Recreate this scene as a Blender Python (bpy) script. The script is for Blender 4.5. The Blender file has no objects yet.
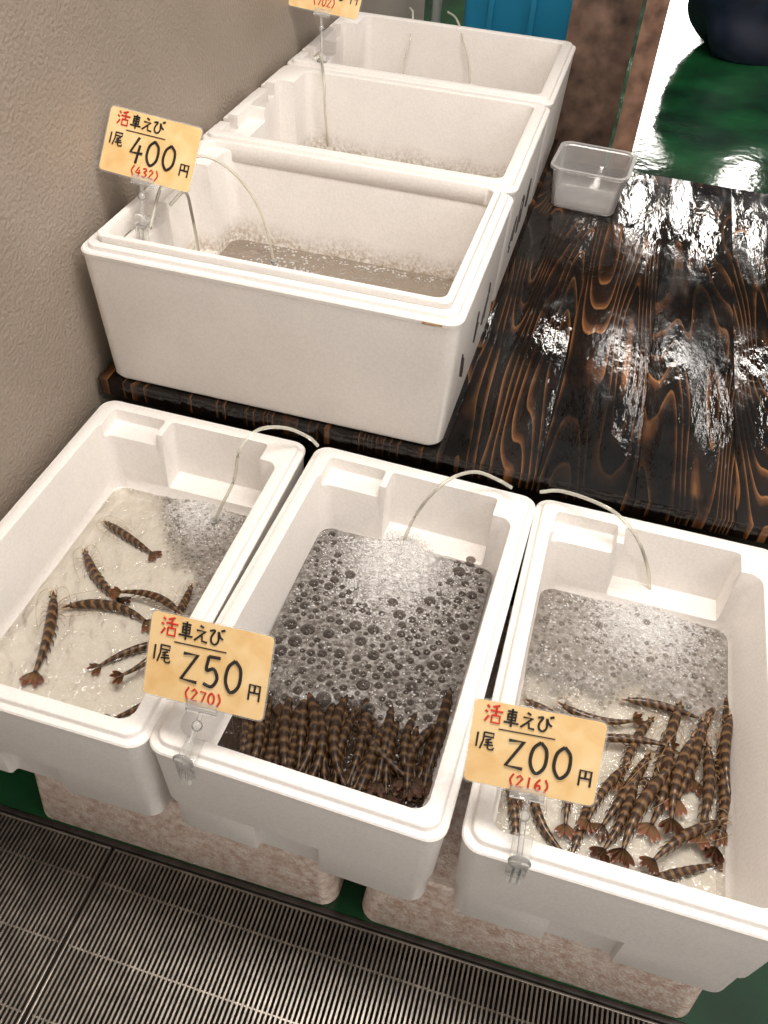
import bpy, bmesh, math, random
import numpy as np
from mathutils import Vector, Matrix
random.seed(7); np.random.seed(7)
S=bpy.context.scene; C=S.collection
S.view_settings.view_transform='Standard'; S.view_settings.look='None'; S.view_settings.exposure=0.2

# ---------------------------------------------------------------- camera
CAM=Vector((0.3915,-0.4595,1.4094)); YAW,PIT,ROL,FPX=-0.2285,0.7835,0.0717,852.67
Fv=Vector((math.sin(YAW)*math.cos(PIT),math.cos(YAW)*math.cos(PIT),-math.sin(PIT)))
R0=Fv.cross(Vector((0,0,1))).normalized(); U0=R0.cross(Fv)
Rv=R0*math.cos(ROL)+U0*math.sin(ROL); Uv=-R0*math.sin(ROL)+U0*math.cos(ROL)
cd=bpy.data.cameras.new('camera'); cam=bpy.data.objects.new('camera',cd); C.objects.link(cam)
m=Matrix((Rv,Uv,-Fv)).transposed().to_4x4(); m.translation=CAM; cam.matrix_world=m
cd.sensor_fit='VERTICAL'; cd.sensor_height=36; cd.sensor_width=27; cd.lens=FPX*36/1024; cd.clip_start=.02
S.camera=cam
def ray(u,v): return Fv+Rv*((u-384)/FPX)+Uv*((512-v)/FPX)
def at(u,v,z):
    d=ray(u,v); t=(z-CAM.z)/d.z; return CAM+d*t
def aty(u,v,y):
    d=ray(u,v); t=(y-CAM.y)/d.y; return CAM+d*t
def atp(u,v,P,n):
    d=ray(u,v); t=(P-CAM).dot(n)/d.dot(n); return CAM+d*t

# ---------------------------------------------------------------- materials
def mat(name):
    m=bpy.data.materials.new(name); m.use_nodes=True; nt=m.node_tree; nt.nodes.clear()
    o=nt.nodes.new('ShaderNodeOutputMaterial'); return m,nt,o
def N(nt,t,**k):
    n=nt.nodes.new(t)
    for a,b in k.items():
        if a in n.inputs: n.inputs[a].default_value=b
        else: setattr(n,a,b)
    return n
def ramp(nt,fac,stops):
    r=nt.nodes.new('ShaderNodeValToRGB'); e=r.color_ramp.elements
    while len(e)<len(stops): e.new(.5)
    for i,(p,c) in enumerate(stops): e[i].position=p; e[i].color=(*c,1) if len(c)==3 else c
    nt.links.new(fac,r.inputs[0]); return r
def bump(nt,h,st,dist=.01):
    b=N(nt,'ShaderNodeBump',Strength=st,Distance=dist); nt.links.new(h,b.inputs['Height']); return b
def simple(name,col,rough=.5,metal=0,coat=0,spec=.5,nz=0,ns=60,bp=0):
    m,nt,o=mat(name); p=N(nt,'ShaderNodeBsdfPrincipled',Roughness=rough,Metallic=metal); p.inputs['Coat Weight'].default_value=coat
    p.inputs['Specular IOR Level'].default_value=spec
    p.inputs['Base Color'].default_value=(*col,1)
    tc=N(nt,'ShaderNodeTexCoord'); n=N(nt,'ShaderNodeTexNoise',Scale=ns,Detail=6); nt.links.new(tc.outputs['Object'],n.inputs['Vector'])
    if nz:
        r=ramp(nt,n.outputs['Fac'],[(.3,tuple(c*(1-nz) for c in col)),(.7,tuple(min(1,c*(1+nz)) for c in col))])
        nt.links.new(r.outputs[0],p.inputs['Base Color'])
    if bp: nt.links.new(bump(nt,n.outputs['Fac'],bp,.004).outputs[0],p.inputs['Normal'])
    nt.links.new(p.outputs[0],o.inputs[0]); return m
def foam_mat(name,base=(.87,.825,.785),stain=(.35,.2,.09),zlo=None,zhi=None,amt=.6,dirt=0.0,rough=.38,bp=.2,sns=45.0):
    m,nt,o=mat(name); p=N(nt,'ShaderNodeBsdfPrincipled',Roughness=rough)
    tc=N(nt,'ShaderNodeTexCoord'); L=nt.links.new
    vo=N(nt,'ShaderNodeTexVoronoi',Scale=190.0); L(tc.outputs['Object'],vo.inputs['Vector'])
    n=N(nt,'ShaderNodeTexNoise',Scale=9.0,Detail=5); L(tc.outputs['Object'],n.inputs['Vector'])
    b1=ramp(nt,n.outputs['Fac'],[(.3,tuple(c*.95 for c in base)),(.65,base)])
    vb=ramp(nt,vo.outputs['Distance'],[(.0,(1,1,1)),(.75,(.93,.92,.91))])
    ml=N(nt,'ShaderNodeMix',data_type='RGBA',blend_type='MULTIPLY'); ml.inputs[0].default_value=1; L(b1.outputs[0],ml.inputs[6]); L(vb.outputs[0],ml.inputs[7])
    col=ml.outputs[2]
    n2=N(nt,'ShaderNodeTexNoise',Scale=sns,Detail=8,Roughness=.75); L(tc.outputs['Object'],n2.inputs['Vector'])
    if zlo is not None:
        sp=N(nt,'ShaderNodeSeparateXYZ'); L(tc.outputs['Object'],sp.inputs[0])
        nn=N(nt,'ShaderNodeTexNoise',Scale=14.0,Detail=6); L(tc.outputs['Object'],nn.inputs['Vector'])
        ad=N(nt,'ShaderNodeMath',operation='MULTIPLY_ADD'); L(nn.outputs['Fac'],ad.inputs[0]); ad.inputs[1].default_value=-.05; L(sp.outputs[2],ad.inputs[2])
        mr=N(nt,'ShaderNodeMapRange'); L(ad.outputs[0],mr.inputs['Value']); mr.inputs['From Min'].default_value=zhi-.025; mr.inputs['From Max'].default_value=zlo-.025; mr.inputs['To Max'].default_value=1
        st=ramp(nt,n2.outputs['Fac'],[(.40,(0,0,0)),(.60,(1,1,1))])
        mu=N(nt,'ShaderNodeMath',operation='MULTIPLY'); L(mr.outputs[0],mu.inputs[0]); L(st.outputs[0],mu.inputs[1])
        mu2=N(nt,'ShaderNodeMath',operation='MULTIPLY'); L(mu.outputs[0],mu2.inputs[0]); mu2.inputs[1].default_value=amt
        mx=N(nt,'ShaderNodeMix',data_type='RGBA'); L(mu2.outputs[0],mx.inputs[0]); L(col,mx.inputs[6]); mx.inputs[7].default_value=(*stain,1); col=mx.outputs[2]
    if dirt:
        st=ramp(nt,n2.outputs['Fac'],[(.42,(0,0,0)),(.62,(dirt,)*3)])
        mx=N(nt,'ShaderNodeMix',data_type='RGBA'); L(st.outputs[0],mx.inputs[0]); L(col,mx.inputs[6]); mx.inputs[7].default_value=(*stain,1); col=mx.outputs[2]
    L(col,p.inputs['Base Color']); L(bump(nt,vo.outputs['Distance'],bp,.0015 if bp<.3 else .004).outputs[0],p.inputs['Normal'])
    L(p.outputs[0],o.inputs[0]); return m
M={}
M['foam']=foam_mat('white_foam')
M['foam_in']=foam_mat('white_foam_inside',zlo=.095,zhi=.13,amt=.13,stain=(.45,.32,.18))
M['foam_dirty']=foam_mat('white_foam_stained',zlo=.085,zhi=.132,amt=.85,stain=(.28,.18,.085),sns=110.0)
M['foam_pink']=foam_mat('stained_foam',base=(.84,.73,.65),dirt=.75,stain=(.42,.23,.15),bp=.35,sns=60.0)
def clear(name,tint=(.9,.93,.92),white=.06,gl=.9,rough=.05,edge=.6,ecol=(.85,.85,.82),ior=1.45,pwr=2.0):
    m,nt,o=mat(name); L=nt.links.new
    tr=N(nt,'ShaderNodeBsdfTransparent'); tr.inputs[0].default_value=(*tint,1)
    g=N(nt,'ShaderNodeBsdfGlossy',Roughness=rough); g.inputs[0].default_value=(gl,gl,gl,1)
    df=N(nt,'ShaderNodeBsdfDiffuse'); df.inputs[0].default_value=(*ecol,1)
    lw=N(nt,'ShaderNodeLayerWeight',Blend=.35)
    pw=N(nt,'ShaderNodeMath',operation='POWER'); L(lw.outputs['Facing'],pw.inputs[0]); pw.inputs[1].default_value=pwr
    mr=N(nt,'ShaderNodeMath',operation='MULTIPLY_ADD'); L(pw.outputs[0],mr.inputs[0]); mr.inputs[1].default_value=edge; mr.inputs[2].default_value=white; mr.use_clamp=True
    m1=N(nt,'ShaderNodeMixShader'); L(mr.outputs[0],m1.inputs[0]); L(tr.outputs[0],m1.inputs[1]); L(df.outputs[0],m1.inputs[2])
    fr=N(nt,'ShaderNodeFresnel',IOR=ior)
    m2=N(nt,'ShaderNodeMixShader'); L(fr.outputs[0],m2.inputs[0]); L(m1.outputs[0],m2.inputs[1]); L(g.outputs[0],m2.inputs[2])
    L(m2.outputs[0],o.inputs[0]); return m
M['clear']=clear('clear_plastic',tint=(.97,.97,.96),white=.16,edge=.35,ior=1.25,ecol=(.93,.91,.88))
M['tube']=clear('clear_tube',tint=(.95,.95,.90),white=.36,edge=.3,ecol=(.86,.82,.72),ior=1.2)
M['bubble']=clear('bubble_film',tint=(.94,.94,.94),white=.0,edge=.8,rough=.03,ecol=(.80,.77,.74),ior=1.3)
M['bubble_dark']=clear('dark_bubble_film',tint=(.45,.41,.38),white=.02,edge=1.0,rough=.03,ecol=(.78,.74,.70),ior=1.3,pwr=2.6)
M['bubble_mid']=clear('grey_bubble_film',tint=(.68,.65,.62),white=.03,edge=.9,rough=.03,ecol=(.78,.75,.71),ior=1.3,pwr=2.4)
M['froth']=clear('white_froth',tint=(.97,.97,.97),white=.45,edge=.5,rough=.1,ecol=(.92,.90,.88),ior=1.3)
def water(name,tint,bs=.25,sc=18,dif=None,dfac=0,ior=1.33):
    m,nt,o=mat(name); L=nt.links.new
    tc=N(nt,'ShaderNodeTexCoord'); n=N(nt,'ShaderNodeTexNoise',Scale=sc,Detail=3); L(tc.outputs['Object'],n.inputs['Vector'])
    b=bump(nt,n.outputs['Fac'],bs,.02)
    tr=N(nt,'ShaderNodeBsdfTransparent'); tr.inputs[0].default_value=(*tint,1)
    g=N(nt,'ShaderNodeBsdfGlossy',Roughness=.03); L(b.outputs[0],g.inputs['Normal'])
    fr=N(nt,'ShaderNodeFresnel',IOR=ior); L(b.outputs[0],fr.inputs['Normal'])
    sh=tr.outputs[0]
    if dif:
        df=N(nt,'ShaderNodeBsdfDiffuse'); df.inputs[0].default_value=(*dif,1); mm=N(nt,'ShaderNodeMixShader'); mm.inputs[0].default_value=dfac
        L(tr.outputs[0],mm.inputs[1]); L(df.outputs[0],mm.inputs[2]); sh=mm.outputs[0]
    m2=N(nt,'ShaderNodeMixShader'); L(fr.outputs[0],m2.inputs[0]); L(sh,m2.inputs[1]); L(g.outputs[0],m2.inputs[2])
    L(m2.outputs[0],o.inputs[0]); return m
M['water']=water('clear_water',(.88,.865,.82),bs=.8,sc=34,ior=1.5)
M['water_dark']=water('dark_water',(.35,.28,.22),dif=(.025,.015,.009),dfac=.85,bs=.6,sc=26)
M['water_brown']=water('cloudy_water',(.78,.72,.64),bs=1.0,sc=34,dif=(.36,.30,.24),dfac=.6,ior=1.5)
def film_mat(name,dark,light,op,sk=.5,ns=110.0):
    m,nt,o=mat(name); L=nt.links.new
    tc=N(nt,'ShaderNodeTexCoord'); uv=N(nt,'ShaderNodeUVMap'); sp=N(nt,'ShaderNodeSeparateXYZ'); L(uv.outputs[0],sp.inputs[0])
    n=N(nt,'ShaderNodeTexNoise',Scale=ns,Detail=6,Roughness=.7); L(tc.outputs['Object'],n.inputs['Vector'])
    nb=N(nt,'ShaderNodeTexNoise',Scale=22.0,Detail=5,Roughness=.6); L(tc.outputs['Object'],nb.inputs['Vector'])
    w=N(nt,'ShaderNodeMath',operation='MULTIPLY'); L(sp.outputs[1],w.inputs[0]); nr=ramp(nt,n.outputs['Fac'],[(.38,(.45,.45,.45)),(.62,(1.0,1.0,1.0))]); L(nr.outputs[0],w.inputs[1])
    skr=ramp(nt,n.outputs['Fac'],[(.45,(0,0,0)),(.70,(sk,)*3)])
    a=N(nt,'ShaderNodeMath',operation='ADD'); L(w.outputs[0],a.inputs[0]); L(skr.outputs[0],a.inputs[1]); a.use_clamp=True
    mx=N(nt,'ShaderNodeMix',data_type='RGBA'); L(a.outputs[0],mx.inputs[0]); mx.inputs[6].default_value=(*dark,1); mx.inputs[7].default_value=(*light,1)
    p=N(nt,'ShaderNodeBsdfPrincipled',Roughness=.25); L(mx.outputs[2],p.inputs['Base Color']); L(bump(nt,n.outputs['Fac'],.4,.003).outputs[0],p.inputs['Normal'])
    q=N(nt,'ShaderNodeMath',operation='MULTIPLY_ADD'); L(nb.outputs['Fac'],q.inputs[0]); q.inputs[1].default_value=1.6; q.inputs[2].default_value=-.8
    q2=N(nt,'ShaderNodeMath',operation='ADD'); L(q.outputs[0],q2.inputs[0]); L(sp.outputs[0],q2.inputs[1])
    f=ramp(nt,q2.outputs[0],[(.2,(0,0,0)),(.85,(op,)*3)])
    tr=N(nt,'ShaderNodeBsdfTransparent')
    ms=N(nt,'ShaderNodeMixShader'); L(f.outputs[0],ms.inputs[0]); L(tr.outputs[0],ms.inputs[1]); L(p.outputs[0],ms.inputs[2]); L(ms.outputs[0],o.inputs[0]); return m
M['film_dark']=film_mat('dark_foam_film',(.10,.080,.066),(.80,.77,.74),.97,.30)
M['film_grey']=film_mat('grey_foam_film',(.20,.165,.135),(.85,.82,.78),.86,.24)
# wall
def wall_mat():
    m,nt,o=mat('beige_stucco'); L=nt.links.new; p=N(nt,'ShaderNodeBsdfPrincipled',Roughness=.5)
    tc=N(nt,'ShaderNodeTexCoord'); n=N(nt,'ShaderNodeTexNoise',Scale=150.0,Detail=3,Roughness=.5); L(tc.outputs['Object'],n.inputs['Vector'])
    n2=N(nt,'ShaderNodeTexNoise',Scale=3.0,Detail=4); L(tc.outputs['Object'],n2.inputs['Vector'])
    r=ramp(nt,n2.outputs['Fac'],[(.3,(.29,.235,.185)),(.7,(.365,.30,.245))]); L(r.outputs[0],p.inputs['Base Color'])
    L(bump(nt,n.outputs['Fac'],.5,.006).outputs[0],p.inputs['Normal']); L(p.outputs[0],o.inputs[0]); return m
M['wall']=wall_mat()
def floor_mat():
    m,nt,o=mat('wet_green_floor'); L=nt.links.new; p=N(nt,'ShaderNodeBsdfPrincipled',Roughness=.2)
    tc=N(nt,'ShaderNodeTexCoord'); n=N(nt,'ShaderNodeTexNoise',Scale=2.6,Detail=6); L(tc.outputs['Object'],n.inputs['Vector'])
    r=ramp(nt,n.outputs['Fac'],[(.38,(.006,.025,.012)),(.62,(.010,.085,.026))]); L(r.outputs[0],p.inputs['Base Color'])
    rr=ramp(nt,n.outputs['Fac'],[(.35,(.04,)*3),(.65,(.14,)*3)]); L(rr.outputs[0],p.inputs['Roughness'])
    n3=N(nt,'ShaderNodeTexNoise',Scale=9.0,Detail=3); L(tc.outputs['Object'],n3.inputs['Vector'])
    L(bump(nt,n3.outputs['Fac'],.12,.02).outputs[0],p.inputs['Normal']); L(p.outputs[0],o.inputs[0]); return m
M['floor']=floor_mat()
PW=.165; PX0=-.43
def wood_mat():
    m,nt,o=mat('burnt_wet_planks'); L=nt.links.new; p=N(nt,'ShaderNodeBsdfPrincipled')
    tc=N(nt,'ShaderNodeTexCoord'); sp=N(nt,'ShaderNodeSeparateXYZ'); L(tc.outputs['Object'],sp.inputs[0])
    a=N(nt,'ShaderNodeMath',operation='SUBTRACT'); L(sp.outputs[0],a.inputs[0]); a.inputs[1].default_value=PX0-.6
    b=N(nt,'ShaderNodeMath',operation='DIVIDE'); L(a.outputs[0],b.inputs[0]); b.inputs[1].default_value=PW
    f=N(nt,'ShaderNodeMath',operation='FLOOR'); L(b.outputs[0],f.inputs[0])
    wn=N(nt,'ShaderNodeTexWhiteNoise',noise_dimensions='1D'); L(f.outputs[0],wn.inputs['W'])
    of=N(nt,'ShaderNodeMath',operation='MULTIPLY_ADD'); L(sp.outputs[1],of.inputs[0]); of.inputs[1].default_value=.10; L(wn.outputs['Value'],of.inputs[2])
    of2=N(nt,'ShaderNodeMath',operation='MULTIPLY_ADD'); L(wn.outputs['Value'],of2.inputs[0]); of2.inputs[1].default_value=7.3; L(sp.outputs[0],of2.inputs[2])
    cb=N(nt,'ShaderNodeCombineXYZ'); L(of2.outputs[0],cb.inputs[0]); L(of.outputs[0],cb.inputs[1])
    n=N(nt,'ShaderNodeTexNoise',Scale=8.5,Detail=1.5,Roughness=.35); L(cb.outputs[0],n.inputs['Vector'])
    ms=N(nt,'ShaderNodeMath',operation='MULTIPLY'); L(n.outputs['Fac'],ms.inputs[0]); ms.inputs[1].default_value=24.0
    fr=N(nt,'ShaderNodeMath',operation='FRACT'); L(ms.outputs[0],fr.inputs[0])
    n2=N(nt,'ShaderNodeTexNoise',Scale=4.5,Detail=5); L(tc.outputs['Object'],n2.inputs['Vector'])
    r=ramp(nt,fr.outputs[0],[(0,(.006,.004,.003)),(.62,(.016,.008,.005)),(.86,(.13,.052,.02)),(.95,(.27,.12,.043))])
    r.color_ramp.elements.new(1).color=(.012,.006,.004,1)
    r2=ramp(nt,n2.outputs['Fac'],[(.44,(.08,)*3),(.64,(1,)*3)])
    mx=N(nt,'ShaderNodeMix',data_type='RGBA',blend_type='MULTIPLY'); mx.inputs[0].default_value=1; L(r.outputs[0],mx.inputs[6]); L(r2.outputs[0],mx.inputs[7]); L(mx.outputs[2],p.inputs['Base Color'])
    mp=N(nt,'ShaderNodeMapping'); mp.inputs['Scale'].default_value=(1,.35,1); L(tc.outputs['Object'],mp.inputs[0])
    n3=N(nt,'ShaderNodeTexNoise',Scale=13.0,Detail=6,Roughness=.6); L(mp.outputs[0],n3.inputs['Vector'])
    rr=ramp(nt,n3.outputs['Fac'],[(.42,(.05,)*3),(.62,(.20,)*3)]); L(rr.outputs[0],p.inputs['Roughness'])
    n4=N(nt,'ShaderNodeTexNoise',Scale=36.0,Detail=4,Roughness=.5); L(mp.outputs[0],n4.inputs['Vector'])
    ad=N(nt,'ShaderNodeMath',operation='MULTIPLY_ADD'); L(fr.outputs[0],ad.inputs[0]); ad.inputs[1].default_value=.08; L(n4.outputs['Fac'],ad.inputs[2])
    L(bump(nt,ad.outputs[0],.34,.010).outputs[0],p.inputs['Normal']); p.inputs['Specular IOR Level'].default_value=.36
    L(p.outputs[0],o.inputs[0]); return m
M['wood']=wood_mat()
M['wood_dark']=simple('dark_timber',(.03,.016,.01),.35,nz=.5,ns=20,bp=.3)
M['steel']=simple('galvanised_steel',(.24,.21,.18),.38,metal=.75,nz=.3,ns=40,bp=.1)
M['steel_dark']=simple('dark_steel',(.06,.05,.045),.4,metal=.6,nz=.4,ns=30)
M['ditch']=simple('dark_drain',(.018,.015,.013),.6)
M['rust']=simple('rusty_steel',(.14,.085,.06),.5,nz=.8,ns=14,bp=.5)
M['rust2']=simple('rusty_red_steel',(.25,.14,.095),.4,nz=.6,ns=18,bp=.4)
M['rust_stain']=simple('rust_stain',(.30,.17,.07),.6,nz=.5,ns=90)
M['blue']=simple('blue_plastic',(.02,.26,.46),.35,nz=.15,ns=5)
M['navy']=simple('navy_sheet',(.008,.012,.03),.4,nz=.4,ns=8,bp=.2)
M['grey']=simple('grey_pipe',(.4,.42,.38),.4)
M['black']=simple('black_ink',(.012,.010,.010),.5)
M['red']=simple('red_ink',(.55,.03,.015),.5)
M['inkside']=simple('faded_marker',(.05,.04,.04),.6)
def card_mat():
    m,nt,o=mat('yellow_parchment_card'); L=nt.links.new; p=N(nt,'ShaderNodeBsdfPrincipled',Roughness=.45)
    tc=N(nt,'ShaderNodeTexCoord'); n=N(nt,'ShaderNodeTexNoise',Scale=26.0,Detail=3,Distortion=.6); L(tc.outputs['Object'],n.inputs['Vector'])
    r=ramp(nt,n.outputs['Fac'],[(.3,(.74,.46,.18)),(.5,(.82,.56,.26)),(.7,(.85,.62,.33))]); L(r.outputs[0],p.inputs['Base Color'])
    p.inputs['Coat Weight'].default_value=.4; p.inputs['Coat Roughness'].default_value=.12; L(p.outputs[0],o.inputs[0]); return m
M['card']=card_mat()
def prawn_mat(name,stops,per,rough=.25,ns=90,na=.45,dark=1,coat=.2,spec=.4):
    m,nt,o=mat(name); L=nt.links.new; p=N(nt,'ShaderNodeBsdfPrincipled',Roughness=rough); p.inputs['Specular IOR Level'].default_value=spec
    uv=N(nt,'ShaderNodeUVMap'); sp=N(nt,'ShaderNodeSeparateXYZ'); L(uv.outputs[0],sp.inputs[0])
    tc=N(nt,'ShaderNodeTexCoord'); n=N(nt,'ShaderNodeTexNoise',Scale=ns,Detail=3); L(tc.outputs['Object'],n.inputs['Vector'])
    a=N(nt,'ShaderNodeMath',operation='MULTIPLY_ADD'); L(sp.outputs[0],a.inputs[0]); a.inputs[1].default_value=per
    nm=N(nt,'ShaderNodeMath',operation='MULTIPLY'); L(n.outputs['Fac'],nm.inputs[0]); nm.inputs[1].default_value=na; L(nm.outputs[0],a.inputs[2])
    f=N(nt,'ShaderNodeMath',operation='FRACT'); L(a.outputs[0],f.inputs[0])
    r=ramp(nt,f.outputs[0],[(q,tuple(x*dark for x in c)) for q,c in stops]); L(r.outputs[0],p.inputs['Base Color']); p.inputs['Coat Weight'].default_value=coat; p.inputs['Coat Roughness'].default_value=.06
    L(p.outputs[0],o.inputs[0]); return m
ST_=[(0,(.028,.012,.005)),(.46,(.045,.020,.009)),(.68,(.16,.085,.033)),(.80,(.175,.096,.040)),(1,(.030,.013,.006))]
FT_=[(0,(.05,.022,.010)),(.45,(.17,.085,.03)),(.7,(.20,.062,.022)),(1,(.34,.12,.045))]
M['prawn']=prawn_mat('striped_shell',ST_,9.5,na=.6)
M['fan']=prawn_mat('tail_fan_shell',FT_,.98,na=.05)
M['prawn_d']=prawn_mat('dimmed_striped_shell',ST_,9.5,na=.6,dark=.55,coat=.0,rough=.35,spec=.25)  # same shell, dimming by dark water over the heap put into its colour
M['fan_d']=prawn_mat('dimmed_tail_fan_shell',FT_,.98,na=.05,dark=.5,coat=0,rough=.4,spec=.25)  # tail fan copy, colour dimmed as if under dark water
M['leg']=simple('pale_leg',(.36,.23,.13),.3)
M['swim']=simple('brown_swimmeret',(.10,.05,.026),.3)
M['leg_d']=simple('dimmed_leg',(.09,.05,.028),.5,spec=.2)  # leg copy for the middle heap, underwater dimming put into the colour
M['eye']=simple('black_eye',(.01,.01,.01),.1)
M['stone']=simple('airstone_grey',(.3,.3,.29),.8)

# ---------------------------------------------------------------- mesh helpers
def link(name,bm,mt,parent=None,smooth=True,ang=40):
    me=bpy.data.meshes.new(name); bmesh.ops.recalc_face_normals(bm,faces=bm.faces[:]); bm.to_mesh(me); bm.free()
    if smooth:
        for p in me.polygons: p.use_smooth=True
        me.set_sharp_from_angle(angle=math.radians(ang))
    me.materials.append(mt); o=bpy.data.objects.new(name,me); C.objects.link(o)
    if parent is not None: o.parent=parent
    return o
def tag(o,label,cat,group=None,kind=None):
    o['label']=label; o['category']=cat
    if group: o['group']=group
    if kind: o['kind']=kind
    return o
def empty(name,loc,rz=0):
    o=bpy.data.objects.new(name,None); C.objects.link(o); o.location=loc; o.rotation_euler=(0,0,rz); o.empty_display_size=.02; return o
def struct(o): o['kind']='structure'; return o
def box(bm,x0,x1,y0,y1,z0,z1,bev=0):
    v=[bm.verts.new((x,y,z)) for z in (z0,z1) for x,y in ((x0,y0),(x1,y0),(x1,y1),(x0,y1))]
    fs=[bm.faces.new([v[i] for i in f]) for f in ((3,2,1,0),(4,5,6,7),(0,1,5,4),(1,2,6,5),(2,3,7,6),(3,0,4,7))]
    if bev:
        es=list({e for f in fs for e in f.edges}); bmesh.ops.bevel(bm,geom=es,offset=bev,segments=2,affect='EDGES',profile=.5)
def ring(x0,x1,y0,y1,r,z,n=6):
    out=[]; r=min(r,(x1-x0)/2-.0001,(y1-y0)/2-.0001)
    for cx,cy,a0 in ((x1-r,y0+r,-90),(x1-r,y1-r,0),(x0+r,y1-r,90),(x0+r,y0+r,180)):
        for i in range(n+1):
            a=math.radians(a0+90*i/n); out.append((cx+r*math.cos(a),cy+r*math.sin(a),z))
    return out
def loft(bm,loops,cap0=True,cap1=True,closed=False):
    L=[[bm.verts.new(p) for p in l] for l in loops]
    k=len(L[0]); pairs=list(zip(L[:-1],L[1:]))
    if closed: pairs.append((L[-1],L[0]))
    for a,b in pairs:
        for i in range(k): bm.faces.new((a[i],a[(i+1)%k],b[(i+1)%k],b[i]))
    if cap0 and not closed: bm.faces.new(L[0][::-1])
    if cap1 and not closed: bm.faces.new(L[-1])
def crv(pts,n=6):
    P=[Vector(p) for p in pts]
    if len(P)<3: return P
    Q=[P[0]*2-P[1]]+P+[P[-1]*2-P[-2]]; out=[]
    for i in range(1,len(Q)-2):
        for j in range(n):
            t=j/n; a,b,c,d=Q[i-1],Q[i],Q[i+1],Q[i+2]
            out.append(.5*((2*b)+(c-a)*t+(2*a-5*b+4*c-d)*t*t+(3*b-a-3*c+d)*t**3))
    out.append(P[-1]); return out
def tube(bm,pts,r,seg=8,n=6,r2=None,raw=False):
    P=[Vector(p) for p in pts] if raw else crv(pts,n); loops=[]; up=Vector((0,0,1))
    for i,p in enumerate(P):
        t=(P[min(i+1,len(P)-1)]-P[max(i-1,0)]).normalized()
        a=t.cross(up if abs(t.z)<.95 else Vector((1,0,0))).normalized(); b=t.cross(a)
        rr=r if r2 is None else r+(r2-r)*i/(len(P)-1)
        loops.append([p+(a*math.cos(q)+b*math.sin(q))*rr for q in [2*math.pi*k/seg for k in range(seg)]])
    loft(bm,loops)
def sphere(bm,c,r,sc=(1,1,1),seg=12):
    g=bmesh.ops.create_uvsphere(bm,u_segments=seg,v_segments=seg//2+2,radius=r)
    for v in g['verts']: v.co=Vector((v.co.x*sc[0]+c[0],v.co.y*sc[1]+c[1],v.co.z*sc[2]+c[2]))

# ---------------------------------------------------------------- setting
bm=bmesh.new(); box(bm,-3.5,6,.03,13,-.06,0); fl=struct(link('floor',bm,M['floor'],smooth=False))
bm=bmesh.new(); box(bm,-3.5,6,-1.6,.03,-.42,-.36); box(bm,-3.5,6,.012,.03,-.36,-.061); struct(link('floor_drain_channel',bm,M['ditch'],smooth=False))
bm=bmesh.new(); box(bm,-.60,-.44,-1.4,3.2,-.06,2.6,.01); struct(link('wall_left',bm,M['wall'],smooth=False))

# gratings
def grating(x0,x1,label):
    t=empty('drain_grating',((x0+x1)/2,-.3,-.04)); y0,y1=-.70,.020; ox,oy=-(x0+x1)/2,.3
    bm=bmesh.new()
    for a,b,c,d in ((x0,x1,y1-.004,y1),(x0,x1,y0,y0+.004),(x0,x0+.004,y0+.004,y1-.004),(x1-.004,x1,y0+.004,y1-.004)):
        box(bm,a+ox,b+ox,c+oy,d+oy,.0,.036,.001)
    link('frame',bm,M['steel'],t)
    bm=bmesh.new(); x=x0+.0105
    while x<x1-.009: box(bm,x-.0016+ox,x+.0016+ox,y0+.004+oy,y1-.004+oy,.002,.036); x+=.0076
    link('bearing_bars',bm,M['steel'],t,smooth=False)
    bm=bmesh.new()
    for k in range(7):
        y=y1-.055-k*.1; tube(bm,[(x0+.006+ox,y+oy,.031),(x1-.006+ox,y+oy,.031)],.0022,6,raw=True)
    link('cross_rods',bm,M['steel'],t)
    tag(t,label,'drain grating','steel drain gratings')
grating(-1.135,-.142,'steel bar drain grating at bottom left, left of the panel joint')
grating(-.136,.857,'wide steel bar drain grating running below the front of the middle box')
bm=bmesh.new(); box(bm,-1.3,3,.0215,.0295,-.05,.001,.001); struct(link('trim_1',bm,M['steel_dark']))

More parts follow.
